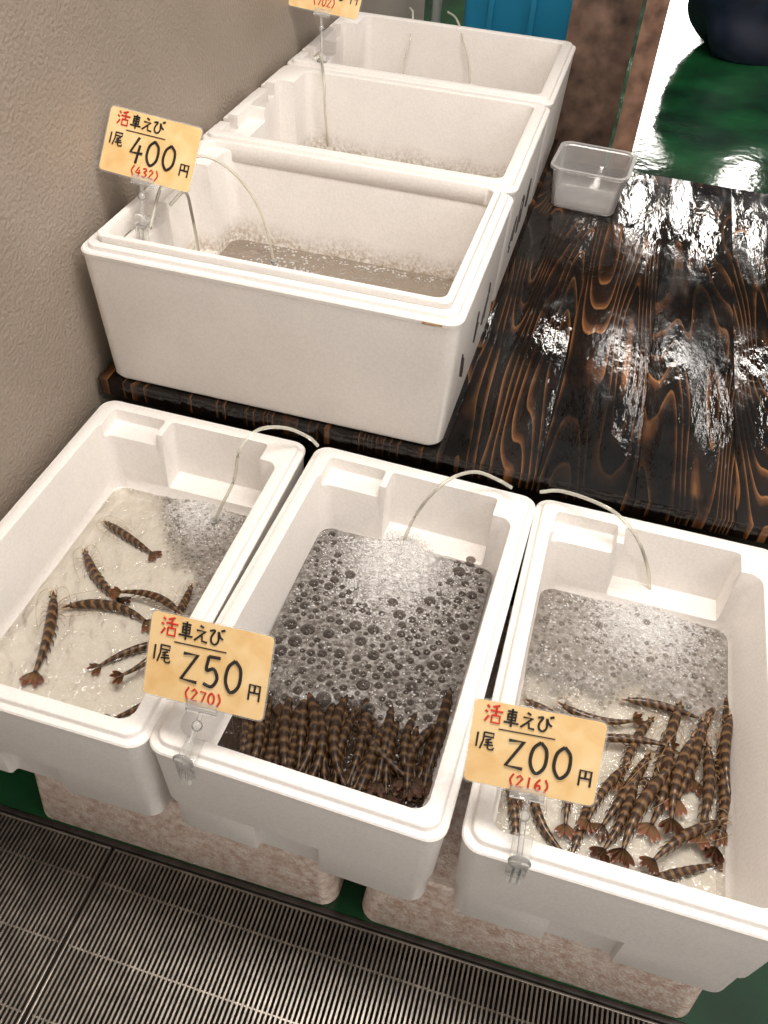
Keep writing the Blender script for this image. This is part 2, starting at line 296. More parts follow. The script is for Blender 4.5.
# ---------------------------------------------------------------- foam boxes
def foam_box(name,W,L,H,mtin,endw=.075,rim=.032,fl=.062,taper=.011,loc=(0,0,0),rz=0,pocket=(.15,.335),front=True,notches=False):
    bm=bmesh.new(); R=.026
    def lp(i,z,r=None,back=None):
        return ring(i,W-i,i,L-(back if back is not None else i),max(.008,(R-i*.5) if r is None else r),z)
    hb=H*.36
    loops=[lp(taper+.012,0,.024),lp(taper+.005,.003,.024),lp(taper+.001,.010,.024)]
    if front: loops+=[lp(.012,hb-.004),lp(.011,hb),lp(.007,hb+.003)]
    loops+=[lp(.0022,H-.019),lp(.0005,H-.017),lp(.0,H-.011),lp(.002,H-.0085),lp(.010,H-.008),lp(.0115,H-.001),lp(.0135,H)]
    loops+=[lp(rim-.004,H,.020,endw-.004),lp(rim-.001,H-.0012,.020,endw-.001),lp(rim,H-.004,.020,endw)]
    loops+=[lp(rim+.006,fl+.03,.024,endw+.006),lp(rim+.011,fl+.010,.024,endw+.011),lp(rim+.022,fl,.024,endw+.022)]
    loft(bm,loops)
    o=link(name,bm,M['foam'])
    cuts=[]
    def cut(x0,x1,y0,y1,z0,z1,b=.006):
        bb=bmesh.new(); box(bb,x0,x1,y0,y1,z0,z1,b); c=link('cutter',bb,M['foam']); cuts.append(c)
        md=o.modifiers.new('b','BOOLEAN'); md.operation='DIFFERENCE'; md.object=c; md.solver='EXACT'
    sx=W/.4
    cut(rim+.004,pocket[0]*sx-.012,L-endw-.03,L-.034,H-.026,H+.05,.006)
    cut(pocket[0]*sx,pocket[1]*sx,L-endw-.05,L-.034,fl+.03,H+.05,.006)
    if notches:
        cut(.085,.125,L-.036,L+.02,H-.03,H+.05,.004); cut(.30,.34,L-.036,L+.02,H-.03,H+.05,.004)
    if front:
        cut(W/2-.060,W/2+.035,-.02,.026,-.02,.082,.004)
    bv=o.modifiers.new('v','BEVEL'); bv.width=.0018; bv.segments=2; bv.limit_method='ANGLE'; bv.angle_limit=math.radians(50)
    bpy.context.view_layer.update(); dg=bpy.context.evaluated_depsgraph_get()
    me=bpy.data.meshes.new_from_object(o.evaluated_get(dg)); o.modifiers.clear(); old=o.data; o.data=me; bpy.data.meshes.remove(old); me.name=name
    me.materials.append(mtin)
    for p in me.polygons:
        p.use_smooth=True; c=p.center; p.material_index=0
        if rim-.002<c.x<W-rim+.002 and rim-.002<c.y<L-.03 and c.z>fl-.001 and c.z<H-.004: p.material_index=1
    me.set_sharp_from_angle(angle=math.radians(35))
    for c in cuts: bpy.data.objects.remove(c)
    o.location=loc; o.rotation_euler=(0,0,rz); return o
W,L,H=.40,.6387,.242; Z0=.178
WZ=Z0+.10; FL=WZ-.009; fh=FL-Z0
A=foam_box('foam_box',W,L,H,M['foam_in'],fl=fh,loc=(-.4095,0,Z0)); tag(A,'white foam box at left with few prawns spread on a pale bottom','foam box','foam boxes in the front row')
rb=-.0272
Bo=Vector((W/2,L/2,0))-Matrix.Rotation(rb,3,'Z')@Vector((W/2,L/2,0))
B=foam_box('foam_box',W,L,H,M['foam_in'],fl=fh,loc=(Bo.x-.003,Bo.y,Z0+.0005),rz=rb); tag(B,'white foam box in the middle of the front row, filled with dark bubbles','foam box','foam boxes in the front row')
Cc=foam_box('foam_box',W,L,H,M['foam_in'],fl=fh,loc=(.4045,0,Z0)); tag(Cc,'white foam box at right with many prawns heaped below grey foam','foam box','foam boxes in the front row')
T=.4416; yb=.6444+.012; D2=.486; ST=.4925; L2=.6385; H2=.2685
K=[]
for k,lb in enumerate(('white foam box nearest on the dark table, with the 400 yen sign','white foam box second from the front on the dark table, between two others','white foam box farthest back on the dark table, beside the blue tank')):
    o=foam_box('foam_box',D2,L2+.012+.008*(k>0),H2,M['foam_dirty'],loc=(-.405+L2,yb+k*ST-.006,T+.0005),rz=math.pi/2,endw=.072,rim=.036,fl=.06,front=False,pocket=(.16,.30),notches=True)
    tag(o,lb,'foam box','foam boxes in a row on the table'); K.append(o)
bm=bmesh.new(); LL=L2+.012
def lq(i,z,r=.018): return ring(i,D2-i,i,LL-i,r,z)
loft(bm,[lq(.0245,H2+.0006),lq(.024,H2+.010),lq(.0255,H2+.012),lq(.0355,H2+.012),lq(.037,H2+.010),lq(.0385,H2-.020),lq(.037,H2-.022),lq(.0362,H2+.0006)],closed=True)
link('nested_rim',bm,M['foam'],K[0])
# brown stain on the near right corner of the nearest table box (thin crust on the rim edge)
bm=bmesh.new(); tube(bm,[(.0012,.030,H2-.0135),(.0004,.045,H2-.0140),(.0002,.062,H2-.0138)],.0020,6,5); link('brown_stain',bm,M['rust_stain'],K[0])
def side_marks(o,seed):
    rnd=random.Random(seed)
    for k in range(3):
        bm=bmesh.new(); cx=.12+k*.10
        pts=[Vector((cx+rnd.uniform(-.03,.03),0,.12+rnd.uniform(-.045,.045))) for _ in range(5)]
        for q in pts: q.y=.0105+(.0022-.0105)*min(1,max(0,(q.z-.01)/.24))
        tube(bm,pts,.0018,6,3)
        link('marker_writing',bm,M['inkside'],o)
for k,o in enumerate(K[:2]): side_marks(o,k+3)
def support(x0,x1,label):
    bm=bmesh.new(); y0,y1=.0315,.60; r=.028; z=Z0-.0005
    lps=[ring(x0+.002,x1-.002,y0+.002,y1-.002,r,0),ring(x0,x1,y0,y1,r,.003),ring(x0+.010,x1-.010,y0+.010,y1-.010,r,z-.03),ring(x0+.012,x1-.012,y0+.012,y1-.012,r,z-.004),ring(x0+.016,x1-.016,y0+.016,y1-.016,r,z)]
    loft(bm,lps); o=link('foam_crate',bm,M['foam_pink']); tag(o,label,'foam box','stained upturned boxes on the floor')
support(-.285,.243,'stained pinkish upturned foam box on the floor under left and middle boxes')
support(.282,.80,'stained pinkish upturned foam box on the floor under the right box')

# ---------------------------------------------------------------- table
tb=empty('display_table',(.6,1.3,0)); tag(tb,'dark burnt wooden plank table, wet and glossy','table')
bm=bmesh.new(); x=PX0
while x<1.75:
    yend=2.14 if x+PW<.25 else 1.995
    box(bm,x+.0002-.6,x+PW-.0002-.6,.6538-1.3,yend-1.3,T-.035,T,.0008); x+=PW
tt=link('tabletop',bm,M['wood'],tb)
bm=bmesh.new(); box(bm,-.42-.6,1.72-.6,.70-1.3,.74-1.3,T-.11,T-.0352,.002); link('apron',bm,M['wood_dark'],tb)
bm=bmesh.new(); box(bm,-.42-.6,1.72-.6,1.9-1.3,1.94-1.3,T-.11,T-.0352,.002); link('apron',bm,M['wood_dark'],tb)
for lx in (-.40,.6,1.66):
    for ly in (.705,1.905):
        bm=bmesh.new(); box(bm,lx-.6,lx+.05-.6,ly-1.3-.0,ly+.03-1.3,0,T-.1102,.003); link('leg',bm,M['wood_dark'],tb)

# ---------------------------------------------------------------- water and foam
def water_sheet(x0,x1,y0,y1,z,mt,label,ang=0,c=None):
    cx,cy=(x0+x1)/2,(y0+y1)/2; bm=bmesh.new()
    vs=[bm.verts.new(p) for p in ring(x0-cx,x1-cx,y0-cy,y1-cy,.03,0)]; bm.faces.new(vs)
    o=link('water',bm,mt,smooth=False); o.location=(cx,cy,z); o.rotation_euler=(0,0,ang); tag(o,label,'water',kind='stuff'); return o
water_sheet(-.375,-.043,.038,.602,WZ,M['water'],'clear shallow water in the left front box')
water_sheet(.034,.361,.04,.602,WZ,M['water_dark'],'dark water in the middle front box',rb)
water_sheet(.439,.769,.038,.602,WZ,M['water'],'clear water in the right front box')
WK=T+.085
for k in range(3):
    y0=yb+k*ST+.035; y1=yb+k*ST+D2-.05
    water_sheet(-.395+.055,.2335-.045,y0,y1,WK,M['water_brown'],['cloudy brown water in the nearest table box','cloudy brown water in the second table box','cloudy water in the farthest table box'][k])
SG_=14; th=np.linspace(0,2*math.pi,SG_,endpoint=False)
dome=[];lat=[0.0,.4,.8,1.2]
for a in lat:
    for t in th: dome.append((math.cos(a)*math.cos(t),math.cos(a)*math.sin(t),math.sin(a)))
dome.append((0,0,1)); dome=np.array(dome); dn=len(dome)
df=[]
for i in range(3):
    for j in range(SG_): df.append((i*SG_+j,i*SG_+(j+1)%SG_,(i+1)*SG_+(j+1)%SG_,(i+1)*SG_+j))
dtop=[(3*SG_+j,3*SG_+(j+1)%SG_,4*SG_) for j in range(SG_)]
def bubbles(name,pts,z,mt,label,flat=.7,zf=None):
    vs=[];fs=[]
    for i,(x,y,r) in enumerate(pts):
        vs.append(dome*[r,r,r*flat]+[x,y,z-.0002+(zf(x,y) if zf else 0)]); b=i*dn
        fs+= [tuple(b+q for q in f) for f in df]+[tuple(b+q for q in f) for f in dtop]
    me=bpy.data.meshes.new(name); me.from_pydata(np.vstack(vs).tolist(),[],fs); me.materials.append(mt)
    me.polygons.foreach_set('use_smooth',[True]*len(me.polygons)); o=bpy.data.objects.new(name,me); C.objects.link(o)
    tag(o,label,'foam bubbles',kind='stuff'); return o
def pack(ins,x0,x1,y0,y1,rads,ov=.85,tr=3):
    rr=sorted(rads,reverse=True)
    arr=np.empty((len(rr),3)); n=0
    for r in rr:
        for _ in range(tr):
            x=random.uniform(x0,x1); y=random.uniform(y0,y1)
            if not ins(x,y,r): continue
            if n:
                d=np.hypot(arr[:n,0]-x,arr[:n,1]-y)
                if np.any(d<(arr[:n,2]+r)*ov): continue
            arr[n]=(x,y,r); n+=1; break
    return arr[:n].tolist()
def film(x0,x1,y0,y1,z,mt,al,wh,label,n=80,hf=None):
    bm=bmesh.new(); uvl=bm.loops.layers.uv.new('UVMap'); g={}
    for i in range(n+1):
        for j in range(n+1):
            x=x0+(x1-x0)*i/n; y=y0+(y1-y0)*j/n; g[i,j]=(bm.verts.new((x,y,z+(hf(x,y) if hf else 0))),al(x,y),wh(x,y))
    for i in range(n):
        for j in range(n):
            q=[g[i,j],g[i+1,j],g[i+1,j+1],g[i,j+1]]
            if max(a[1] for a in q)<=-.3: continue
            f=bm.faces.new([a[0] for a in q])
            for lp,a in zip(f.loops,q): lp[uvl].uv=(a[1],a[2])
    for v in [v for v in bm.verts if not v.link_faces]: bm.verts.remove(v)
    o=link('foam_film',bm,mt); tag(o,label,'foam',kind='stuff'); return o
def rad(lo,hi,n,p=2.2): return [lo+(hi-lo)*random.random()**p for _ in range(n)]
def gau(x,y,cx,cy,s): return math.exp(-((x-cx)**2+(y-cy)**2)/(s*s))
def sst(t): t=max(0,min(1,t)); return t*t*(3-2*t)
# middle box
def edgeB(x): return .200+.014*math.sin(x*38)+.006*math.sin(x*91+1)
def hB(x,y): return .016*sst((y-edgeB(x)+.015)/.045)+.012*gau(x,y,.195,.53,.05)
def insB(x,y,r): return y-r>edgeB(x)-.025*random.random() and .044+r<x<.354-r and y<.596-r and not (x<.15 and y>.55)
def insBbig(x,y,r): return insB(x,y,r) and (r<.0026 or (random.random()>1.7*gau(x,y,.195,.53,.11)))
PBb=pack(insBbig,.04,.36,.19,.6,rad(.0075,.0130,60,1.5)+rad(.0040,.0075,300,1.6)+rad(.0026,.0040,900,1.3)+rad(.0012,.0026,6000,1.4),.92,6)
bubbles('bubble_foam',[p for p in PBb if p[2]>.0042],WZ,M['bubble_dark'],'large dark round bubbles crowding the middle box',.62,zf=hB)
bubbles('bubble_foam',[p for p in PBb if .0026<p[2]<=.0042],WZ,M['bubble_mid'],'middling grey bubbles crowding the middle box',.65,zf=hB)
bubbles('bubble_foam',[p for p in PBb if p[2]<=.0026],WZ,M['bubble'],'fine pale bubbles between the large dark ones in the middle box',zf=hB)
bubbles('froth',pack(lambda x,y,r: insB(x,y,r) and random.random()<max(gau(x,y,.195,.545,.075),.5*gau(x,y,.21,.48,.09),.03),.04,.36,.2,.6,rad(.0007,.0022,9000,1.6),.5,3),WZ+.0025,M['froth'],'white froth around the air tube in the middle box',zf=hB)
def aB(x,y): return .5+ (y-edgeB(x))/.035
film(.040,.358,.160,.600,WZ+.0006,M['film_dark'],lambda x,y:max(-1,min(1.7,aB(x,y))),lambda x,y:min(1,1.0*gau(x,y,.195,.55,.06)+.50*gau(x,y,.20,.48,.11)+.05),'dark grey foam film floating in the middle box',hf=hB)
# left box
def dA(x,y):
    s=.5*math.sin(x*60)+.5*math.sin(y*47+1)
    return max(1-math.hypot((x+.06)/.225,(y-.60)/.225), 1-math.hypot((x+.03)/.115,(y-.44)/.27))+.04*s
def hA(x,y): return .010*gau(x,y,-.185,.54,.04)
def insA(x,y,r): return -.368+r<x<-.048-r and y<.596-r and dA(x,y)>.16*random.random()
PAb=pack(insA,-.3,-.04,.20,.6,rad(.0028,.0050,90,1.8)+rad(.0009,.0028,5200,1.7),.9,4)
bubbles('bubble_foam',[p for p in PAb if p[2]>.0025],WZ,M['bubble_mid'],'larger grey bubbles at the back right of the left box',zf=hA)
bubbles('bubble_foam',[p for p in PAb if p[2]<=.0025],WZ,M['bubble'],'fine pale bubbles at the back right of the left box',zf=hA)
bubbles('froth',pack(lambda x,y,r: insA(x,y,r) and random.random()<max(gau(x,y,-.185,.535,.055),.03),-.3,-.04,.25,.6,rad(.0008,.0020,4500,1.3),.5),WZ+.0015,M['froth'],'white froth around the air tube in the left box',zf=hA)
film(-.34,-.045,.15,.602,WZ+.0006,M['film_grey'],lambda x,y:max(-1,min(1.4,.20+dA(x,y)*3.0)),lambda x,y:min(1,1.0*gau(x,y,-.185,.54,.05)+.10),'grey foam film at the back of the left box',hf=hA)
# right box
def edgeC(x): return .375+.016*math.sin(x*32)+.009*math.sin(x*85)-.03*max(0,(.55-x)/.1)
def hC(x,y): return .006*sst((y-edgeC(x))/.04)+.012*gau(x,y,.63,.55,.045)
def insC(x,y,r): return y-r>edgeC(x)-.045*random.random() and .447+r<x<.762-r and y<.596-r and not (x<.55 and y>.56)
PCb=pack(insC,.44,.77,.3,.6,rad(.0045,.0080,26,1.8)+rad(.0028,.0045,260,1.6)+rad(.001,.0028,6000,1.6),.9,5)
bubbles('bubble_foam',[p for p in PCb if p[2]>.0028],WZ,M['bubble_mid'],'larger grey bubbles across the back half of the right box',.62,zf=hC)
bubbles('bubble_foam',[p for p in PCb if p[2]<=.0028],WZ,M['bubble'],'fine pale bubbles across the back half of the right box',zf=hC)
bubbles('froth',pack(lambda x,y,r: insC(x,y,r) and random.random()<max(gau(x,y,.63,.55,.075),.03),.46,.76,.3,.6,rad(.0008,.0022,7000,1.3),.5),WZ+.0015,M['froth'],'white froth around the air tube in the right box',zf=hC)
film(.443,.768,.30,.602,WZ+.0006,M['film_grey'],lambda x,y:max(-1,min(1.4,.35+(y-edgeC(x))/.07)),lambda x,y:min(1,1.0*gau(x,y,.63,.55,.06)+.38*gau(x,y,.63,.50,.11)+.06),'grey foam film in the back half of the right box',hf=hC)
for k in range(2):
    y0=yb+k*ST; pts=pack(lambda x,y,r: random.random()<.012+.30*(abs(y-(y0+.43))<.02)+gau(x,y,-.20,y0+.30,.07),-.33,.18,y0+.05,y0+.43,rad(.001,.0035,2800,2),.6)
    bubbles('bubble_foam',pts,WK,M['froth'],['whitish bubbles in the nearest table box','whitish bubbles in the second table box'][k])

# ---------------------------------------------------------------- prawns
PL=.18
def prof(s):
    K_=[(0,.0004),(.05,.0021),(.11,.0050),(.2,.0077),(.3,.0089),(.38,.0088),(.46,.0091),(.7,.0071),(.9,.0043),(1,.0030)]
    for (a,b),(c,d) in zip(K_[:-1],K_[1:]):
        if s<=c: w=b+(d-b)*(s-a)/(c-a); break
    if s>.38 and s<.93:
        q=((s-.38)/.55*6)%1; w*=.97+.05*q
    return w
def prawn_proto(bend):
    root=empty('prawn',(0,0,0))
    def cl(s):
        x=PL*(.5-.88*s); u=x/PL
        return Vector((x,bend*(u*u)*4*.03-bend*.01,.0100-(.002*max(0,s-.7)/.3)))
    def fr(s):
        t=(cl(min(1,s+.01))-cl(max(0,s-.01))).normalized(); n=Vector((0,0,1)).cross(t).normalized(); return t,n
    bm=bmesh.new(); uvl=bm.loops.layers.uv.new('UVMap'); RG=72; SG=14; R=[]
    for i in range(RG+1):
        s=i/RG; w=prof(s); t,n=fr(s); c=cl(s); ringv=[]
        for k in range(SG):
            a=2*math.pi*k/SG; zz=math.sin(a)*w*1.10
            ringv.append(bm.verts.new(c+n*(math.cos(a)*w)+Vector((0,0,zz))))
        R.append(ringv)
    for i in range(RG):
        for k in range(SG):
            f=bm.faces.new((R[i][k],R[i][(k+1)%SG],R[i+1][(k+1)%SG],R[i+1][k]))
            for lp,(u,v) in zip(f.loops,((i,k),(i,k+1),(i+1,k+1),(i+1,k))): lp[uvl].uv=(u/RG+.035*abs(math.sin(math.pi*v/SG*2)),v/SG)
    bm.faces.new(R[0]); bm.faces.new(R[-1])
    link('body',bm,M['prawn'],root,ang=80)
    bm=bmesh.new(); uvl=bm.loops.layers.uv.new('UVMap'); t,n=fr(1); c=cl(.985)
    for ang,ln,wd in ((0,.022,.0024),(-22,.028,.0046),(22,.028,.0046),(-46,.025,.0043),(46,.025,.0043)):
        a=math.radians(ang); d=t*math.cos(a)+n*math.sin(a); p=Vector((0,0,1)).cross(d); c0=c-Vector((0,0,.001))
        zo=Vector((0,0,.0006*(2-abs(ang)/24)))
        st=[(0,.25),(.25,.7),(.55,1),(.8,.9),(.95,.55),(1.02,.1)]
        vs=[(bm.verts.new(c0+zo+d*ln*q-p*wd*w_),bm.verts.new(c0+zo+d*ln*q+Vector((0,0,.0009))),bm.verts.new(c0+zo+d*ln*q+p*wd*w_),q) for q,w_ in st]
        for a_,b_ in zip(vs[:-1],vs[1:]):
            for j in (0,1):
                f=bm.faces.new((a_[j],a_[j+1],b_[j+1],b_[j]))
                for lp,qq in zip(f.loops,(a_[3],a_[3],b_[3],b_[3])): lp[uvl].uv=(qq*.9,0)
    bmesh.ops.solidify(bm,geom=bm.faces[:],thickness=.0005)
    link('tail_fan',bm,M['fan'],root)
    bm=bmesh.new()
    for sd in (-1,1):
        for k in range(5):
            s=.17+.045*k; t,n=fr(s); c=cl(s); f=.9-.45*k
            tube(bm,[c+n*sd*.005+Vector((0,0,-.004)),c+n*sd*.014-t*(.006*f)+Vector((0,0,-.001)),c+n*sd*.020-t*(.016*f)+Vector((0,0,-.0075))],.0006,5,3,r2=.0003)
    link('walking_legs',bm,M['leg'],root)
    bm=bmesh.new()
    for sd in (-1,1):
        for k in range(5):
            s=.43+.09*k; t,n=fr(s); c=cl(s); w=prof(s)
            tube(bm,[c+n*sd*w*.6+Vector((0,0,-.004)),c+n*sd*(w+.0012)+t*.004+Vector((0,0,-.005)),c+n*sd*(w+.0022)+t*.011+Vector((0,0,-.0065))],.0016,5,3,r2=.0005)
    link('swimmerets',bm,M['swim'],root)
    bm=bmesh.new()
    for sd in (-1,1):
        t,n=fr(.05); c=cl(.07)
        tube(bm,[c+n*sd*.002,c-t*.016+n*sd*.010,c-t*.006+n*sd*.022,c+t*.03+n*sd*.027,c+t*.070+n*sd*.023],.0005,5,5,r2=.0003)
        tube(bm,[c+n*sd*.0015,c-t*.012+n*sd*.003,c-t*.022+n*sd*.006],.0005,5,4,r2=.0002)
        tube(bm,[c+n*sd*.003+t*.002,c-t*.005+n*sd*.0048,c-t*.012+n*sd*.0035],.0017,5,4,r2=.0005)
    link('antennae',bm,M['leg'],root)
    for sd in (-1,1):
        bm=bmesh.new(); t,n=fr(.1); sphere(bm,cl(.095)+n*sd*.0048+Vector((0,0,.0025)),.0018,seg=8); link('eye',bm,M['eye'],root)
    return root
protos=[prawn_proto(b) for b in (0.35,-.45,.95,-.9,.05)]
used=[False]*5
def place_prawn(x0,y0,x1,y1,zl,k,rect,label,group,dark=False):
    h=at(x0,y0,FL+.01); t=at(x1,y1,FL+.01)
    for p in (h,t):
        p.x=min(max(p.x,rect[0]),rect[1]); p.y=min(max(p.y,rect[2]),rect[3])
    d=h-t; ln=d.length; sc=min(max(ln,.135),.185)/PL; c=(h+t)/2; a=math.atan2(d.y,d.x)
    ex=abs(math.cos(a))*sc*PL/2; ey=abs(math.sin(a))*sc*PL/2
    c.x=min(max(c.x,rect[0]+ex),rect[1]-ex) if rect[1]-rect[0]>2*ex else c.x
    c.y=min(max(c.y,rect[2]+ey),rect[3]-ey)
    src=protos[k]
    if not used[k]: r=src; used[k]=True
    else:
        r=src.copy(); C.objects.link(r)
        for ch in src.children:
            q=ch.copy(); C.objects.link(q); q.parent=r
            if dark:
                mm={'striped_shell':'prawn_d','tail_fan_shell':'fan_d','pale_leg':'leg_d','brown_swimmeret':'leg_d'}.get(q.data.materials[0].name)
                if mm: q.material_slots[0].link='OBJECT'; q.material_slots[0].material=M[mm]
    r.location=(c.x,c.y,FL+.001+zl); r.rotation_euler=(0,0,a); r.scale=(sc,sc,sc)
    tag(r,label,'prawn',group); return r
RA=(-.363,-.053,.06,.585); RB=(.052,.342,.045,.56); RC=(.455,.760,.050,.585)
PA=[(58,590,33,685,0,0,'striped prawn lying lengthwise along the left wall of the left box'),
(103,520,158,556,0,4,'striped prawn farthest back in the left box, lying alone'),
(80,550,122,606,0,1,'striped prawn slanting just below the farthest one in the left box'),
(66,600,158,620,0,2,'prawn lying crossways behind the 250 yen sign in the left box'),
(182,612,118,592,.012,3,'prawn crossing on top of another just above the 250 yen sign'),
(165,640,97,664,0,1,'prawn with its tail fan showing just left of the 250 yen sign'),
(178,635,122,684,.014,2,'curled prawn partly hidden below the left edge of the 250 yen sign'),
(192,590,160,640,.004,0,'prawn standing out above the middle of the 250 yen sign top edge'),
(200,690,112,722,0,0,'prawn with just a tail end showing at the front rim of the left box')]
for a in PA: place_prawn(*a[:6],RA,a[6],'prawns in the left box')
rp=random.Random(11); PB=[]
for i in range(18):
    x=246+i*12.5; PB.append((x+rp.uniform(-4,4),672+rp.uniform(0,25),x-10+rp.uniform(-8,4),790+rp.uniform(0,20)))
for i in range(17):
    x=252+i*12.5; PB.append((x+rp.uniform(-5,5),690+rp.uniform(-10,25),x-9+rp.uniform(-18,12),802+rp.uniform(-6,12)))
for (a,b,c,d) in [(360,735,415,790),(440,720,395,790),(385,730,350,800)]: PB.append((a,b,c,d))
for i,(a,b,c,d) in enumerate(PB):
    if rp.random()<.4: a,b,c,d=c,d,a,b
    place_prawn(a,b,c,d,(0,.004,.002)[i%3] if i<18 else (.009,.012,.011)[i%3] if i<35 else .014,rp.choice((0,1,4,4,0,1,2,3)),RB,'striped prawn, darkened as if under dark water, packed in the heap at the front of the middle box','heaped prawns in the middle box',True)
PC=[(730,688,742,775,0,0,'striped prawn along the right wall of the right box, farthest back',0),
(720,735,724,848,.004,4,'long striped prawn pointing its tail fan to the front near right wall',0),
(712,700,688,790,0,1,None,0),(708,745,698,850,.012,0,None,0),(652,752,596,836,0,4,'slanting prawn whose tail fan lies right of the 200 yen sign',0),
(668,765,612,864,.010,1,'slanting prawn second right of the 200 yen sign, tail to the front',0),(600,742,662,748,.014,0,'prawn lying crossways at the top right corner of the 200 yen sign',0),
(585,750,560,836,.006,1,None,0),(535,800,560,848,0,3,'curled prawn just below the 200 yen sign in the right box',0),
(645,884,736,866,0,4,'lowest prawn in the right box, lying along the front rim',0),(722,820,640,868,.014,1,'prawn lying slantwise just above the lowest one in the right box',0),
(690,735,664,835,.012,1,None,0),(512,800,515,838,0,0,'prawn at the left wall of the right box below the price sign',0),(625,765,580,830,.012,1,None,0),
(672,735,650,840,.004,0,None,0),(705,720,672,815,.010,4,None,0),(650,715,615,790,.006,1,None,0),(748,720,725,810,.012,1,None,0),(530,702,590,738,.0,4,None,0),(735,770,715,862,.006,0,None,0),(682,700,650,790,0,4,None,0),(630,700,700,718,.004,0,None,0),(640,775,600,862,.004,0,None,0),(560,712,640,726,.008,3,None,0),(520,730,515,800,.0,1,None,0),(590,800,570,860,0,4,None,0)]
for a in PC: place_prawn(*a[:6],RC,a[6] or 'striped prawn inside the crowded heap of the right box','prawns in the right box' if a[6] else 'crowded prawns in the right box')

# ---------------------------------------------------------------- air tubes
def air(pts,label,grp='air tubes',stone=True,r=.0030):
    P=[at(u,v,z) for u,v,z in pts]; t=empty('air_tube',P[0])
    bm=bmesh.new(); tube(bm,[p-P[0] for p in P],r,8,8); link('hose',bm,M['tube'],t)
    if stone:
        bm=bmesh.new(); e=P[-1]-P[0]; tube(bm,[e+Vector((0,0,.004)),e-Vector((0,0,.006))],.007,10,raw=True); link('airstone',bm,M['stone'],t)
    tag(t,label,'air tube',grp)
air([(318,446,T+.004),(308,437,T+.008),(285,428,.468),(258,430,.475),(240,450,.455),(234,480,.39),(222,505,.33),(214,522,.282)],'clear air hose arching over the back rim of the left box','air tubes in the front boxes')
air([(512,488,T+.004),(498,480,T+.006),(476,472,.468),(452,478,.470),(432,494,.44),(414,518,.36),(402,545,.290)],'clear air hose arching over the back rim of the middle box','air tubes in the front boxes')
air([(540,492,T+.004),(560,491,T+.006),(590,500,.465),(618,515,.46),(638,540,.42),(648,570,.34),(650,594,.288)],'clear air hose arching over the back rim of the right box','air tubes in the front boxes')
zt=T+H2
air([(150,228,zt+.014),(165,180,zt+.035),(200,156,zt+.035),(236,175,zt-.01),(262,215,zt-.09),(274,262,WK)],'clear air hose curving into the nearest table box, longer one','air tubes in the table boxes')
air([(170,205,zt+.014),(185,192,zt+.018),(192,215,zt-.06),(200,258,WK)],'short air hose hanging at the left inner end of nearest table box','air tubes in the table boxes',False)
air([(314,56,zt+.006),(320,55,zt+.018),(324,80,zt-.003),(325,110,zt-.071),(328,146,.543)],'clear air hose hanging into the second table box','air tubes in the table boxes',False)
air([(410,8,zt+.006),(413,14,zt+.01),(411,35,zt-.033),(406,55,zt-.078),(403,76,.580)],'clear air hose in the farthest table box, left one','air tubes in the table boxes',False)
air([(448,12,zt+.006),(457,20,zt+.01),(465,45,zt-.033),(469,65,zt-.080),(470,85,.582)],'clear air hose in the farthest table box, right one','air tubes in the table boxes',False)

# ---------------------------------------------------------------- price signs
G={'0':[[(.5,1),(.15,.75),(.1,.3),(.45,0),(.85,.25),(.85,.75),(.5,1)]],'1':[[(.5,1),(.45,0)]],
'2':[[(.08,.88),(.88,.92),(.08,.08),(.98,.05)]],'3':[[(.15,.9),(.6,.98),(.8,.75),(.4,.55),(.85,.35),(.6,.03),(.1,.1)]],
's2':[[(.1,.78),(.45,1),(.85,.78),(.1,.03),(.95,.03)]],
'4':[[(.55,1),(.08,.35),(.98,.38)],[(.7,.7),(.6,-.05)]],'5':[[(.25,.95),(.2,.52),(.6,.6),(.85,.33),(.6,.04),(.12,.08)],[(.25,.95),(.9,.97)]],
'6':[[(.7,1),(.25,.6),(.15,.25),(.45,0),(.8,.2),(.65,.48),(.2,.35)]],'7':[[(.1,.9),(.85,.92),(.4,0)]],
'(':[[(.8,1.05),(.45,.5),(.8,-.05)]],')':[[(.2,1.05),(.55,.5),(.2,-.05)]],
'yen':[[(.15,0),(.15,.9),(.85,.9),(.85,.0)],[(.5,.9),(.5,.45)],[(.15,.45),(.85,.45)]],
'tail':[[(.2,.92),(.88,.92),(.88,.7),(.2,.7)],[(.2,.92),(.2,.5),(.03,0)],[(.75,.6),(.35,.5)],[(.35,.37),(.85,.42)],[(.28,.22),(.92,.28)],[(.55,.55),(.55,.1),(.65,.02),(.95,.03),(.96,.14)]],
'car':[[(.2,.86),(.8,.86)],[(.25,.7),(.25,.34),(.75,.34),(.75,.7),(.25,.7)],[(.25,.52),(.75,.52)],[(.03,.18),(.97,.18)],[(.5,1.02),(.5,-.05)]],
'live':[[(.08,.92),(.22,.8)],[(.0,.62),(.14,.53)],[(.03,.03),(.22,.35)],[(.78,.99),(.4,.86)],[(.28,.65),(1,.65)],[(.62,.9),(.62,.4)],[(.4,.4),(.4,.0),(.86,.0),(.86,.4),(.4,.4)]],
'e':[[(.38,.97),(.62,.87)],[(.18,.66),(.78,.69),(.08,.05)],[(.38,.36),(.56,.36),(.6,.08),(.95,.05)]],
'bi':[[(.03,.8),(.35,.86),(.15,.45),(.2,.15),(.45,.05),(.65,.3),(.6,.82),(.75,.55),(.95,.42)],[(.8,.98),(.86,.87)],[(.93,1.03),(.99,.92)]]}
CUR={'0','3','5','6','bi','(',')'}
def strokes(bm,ch,u,v,w,h,W_,H_,r):
    for s in G[ch]:
        P=[Vector(((u+x*w-.5)*W_,(v+y*h-.5)*H_,.0009)) for x,y in s]
        if ch in CUR and len(s)>2: P=crv(P,5)
        tube(bm,P,r,6,raw=True)
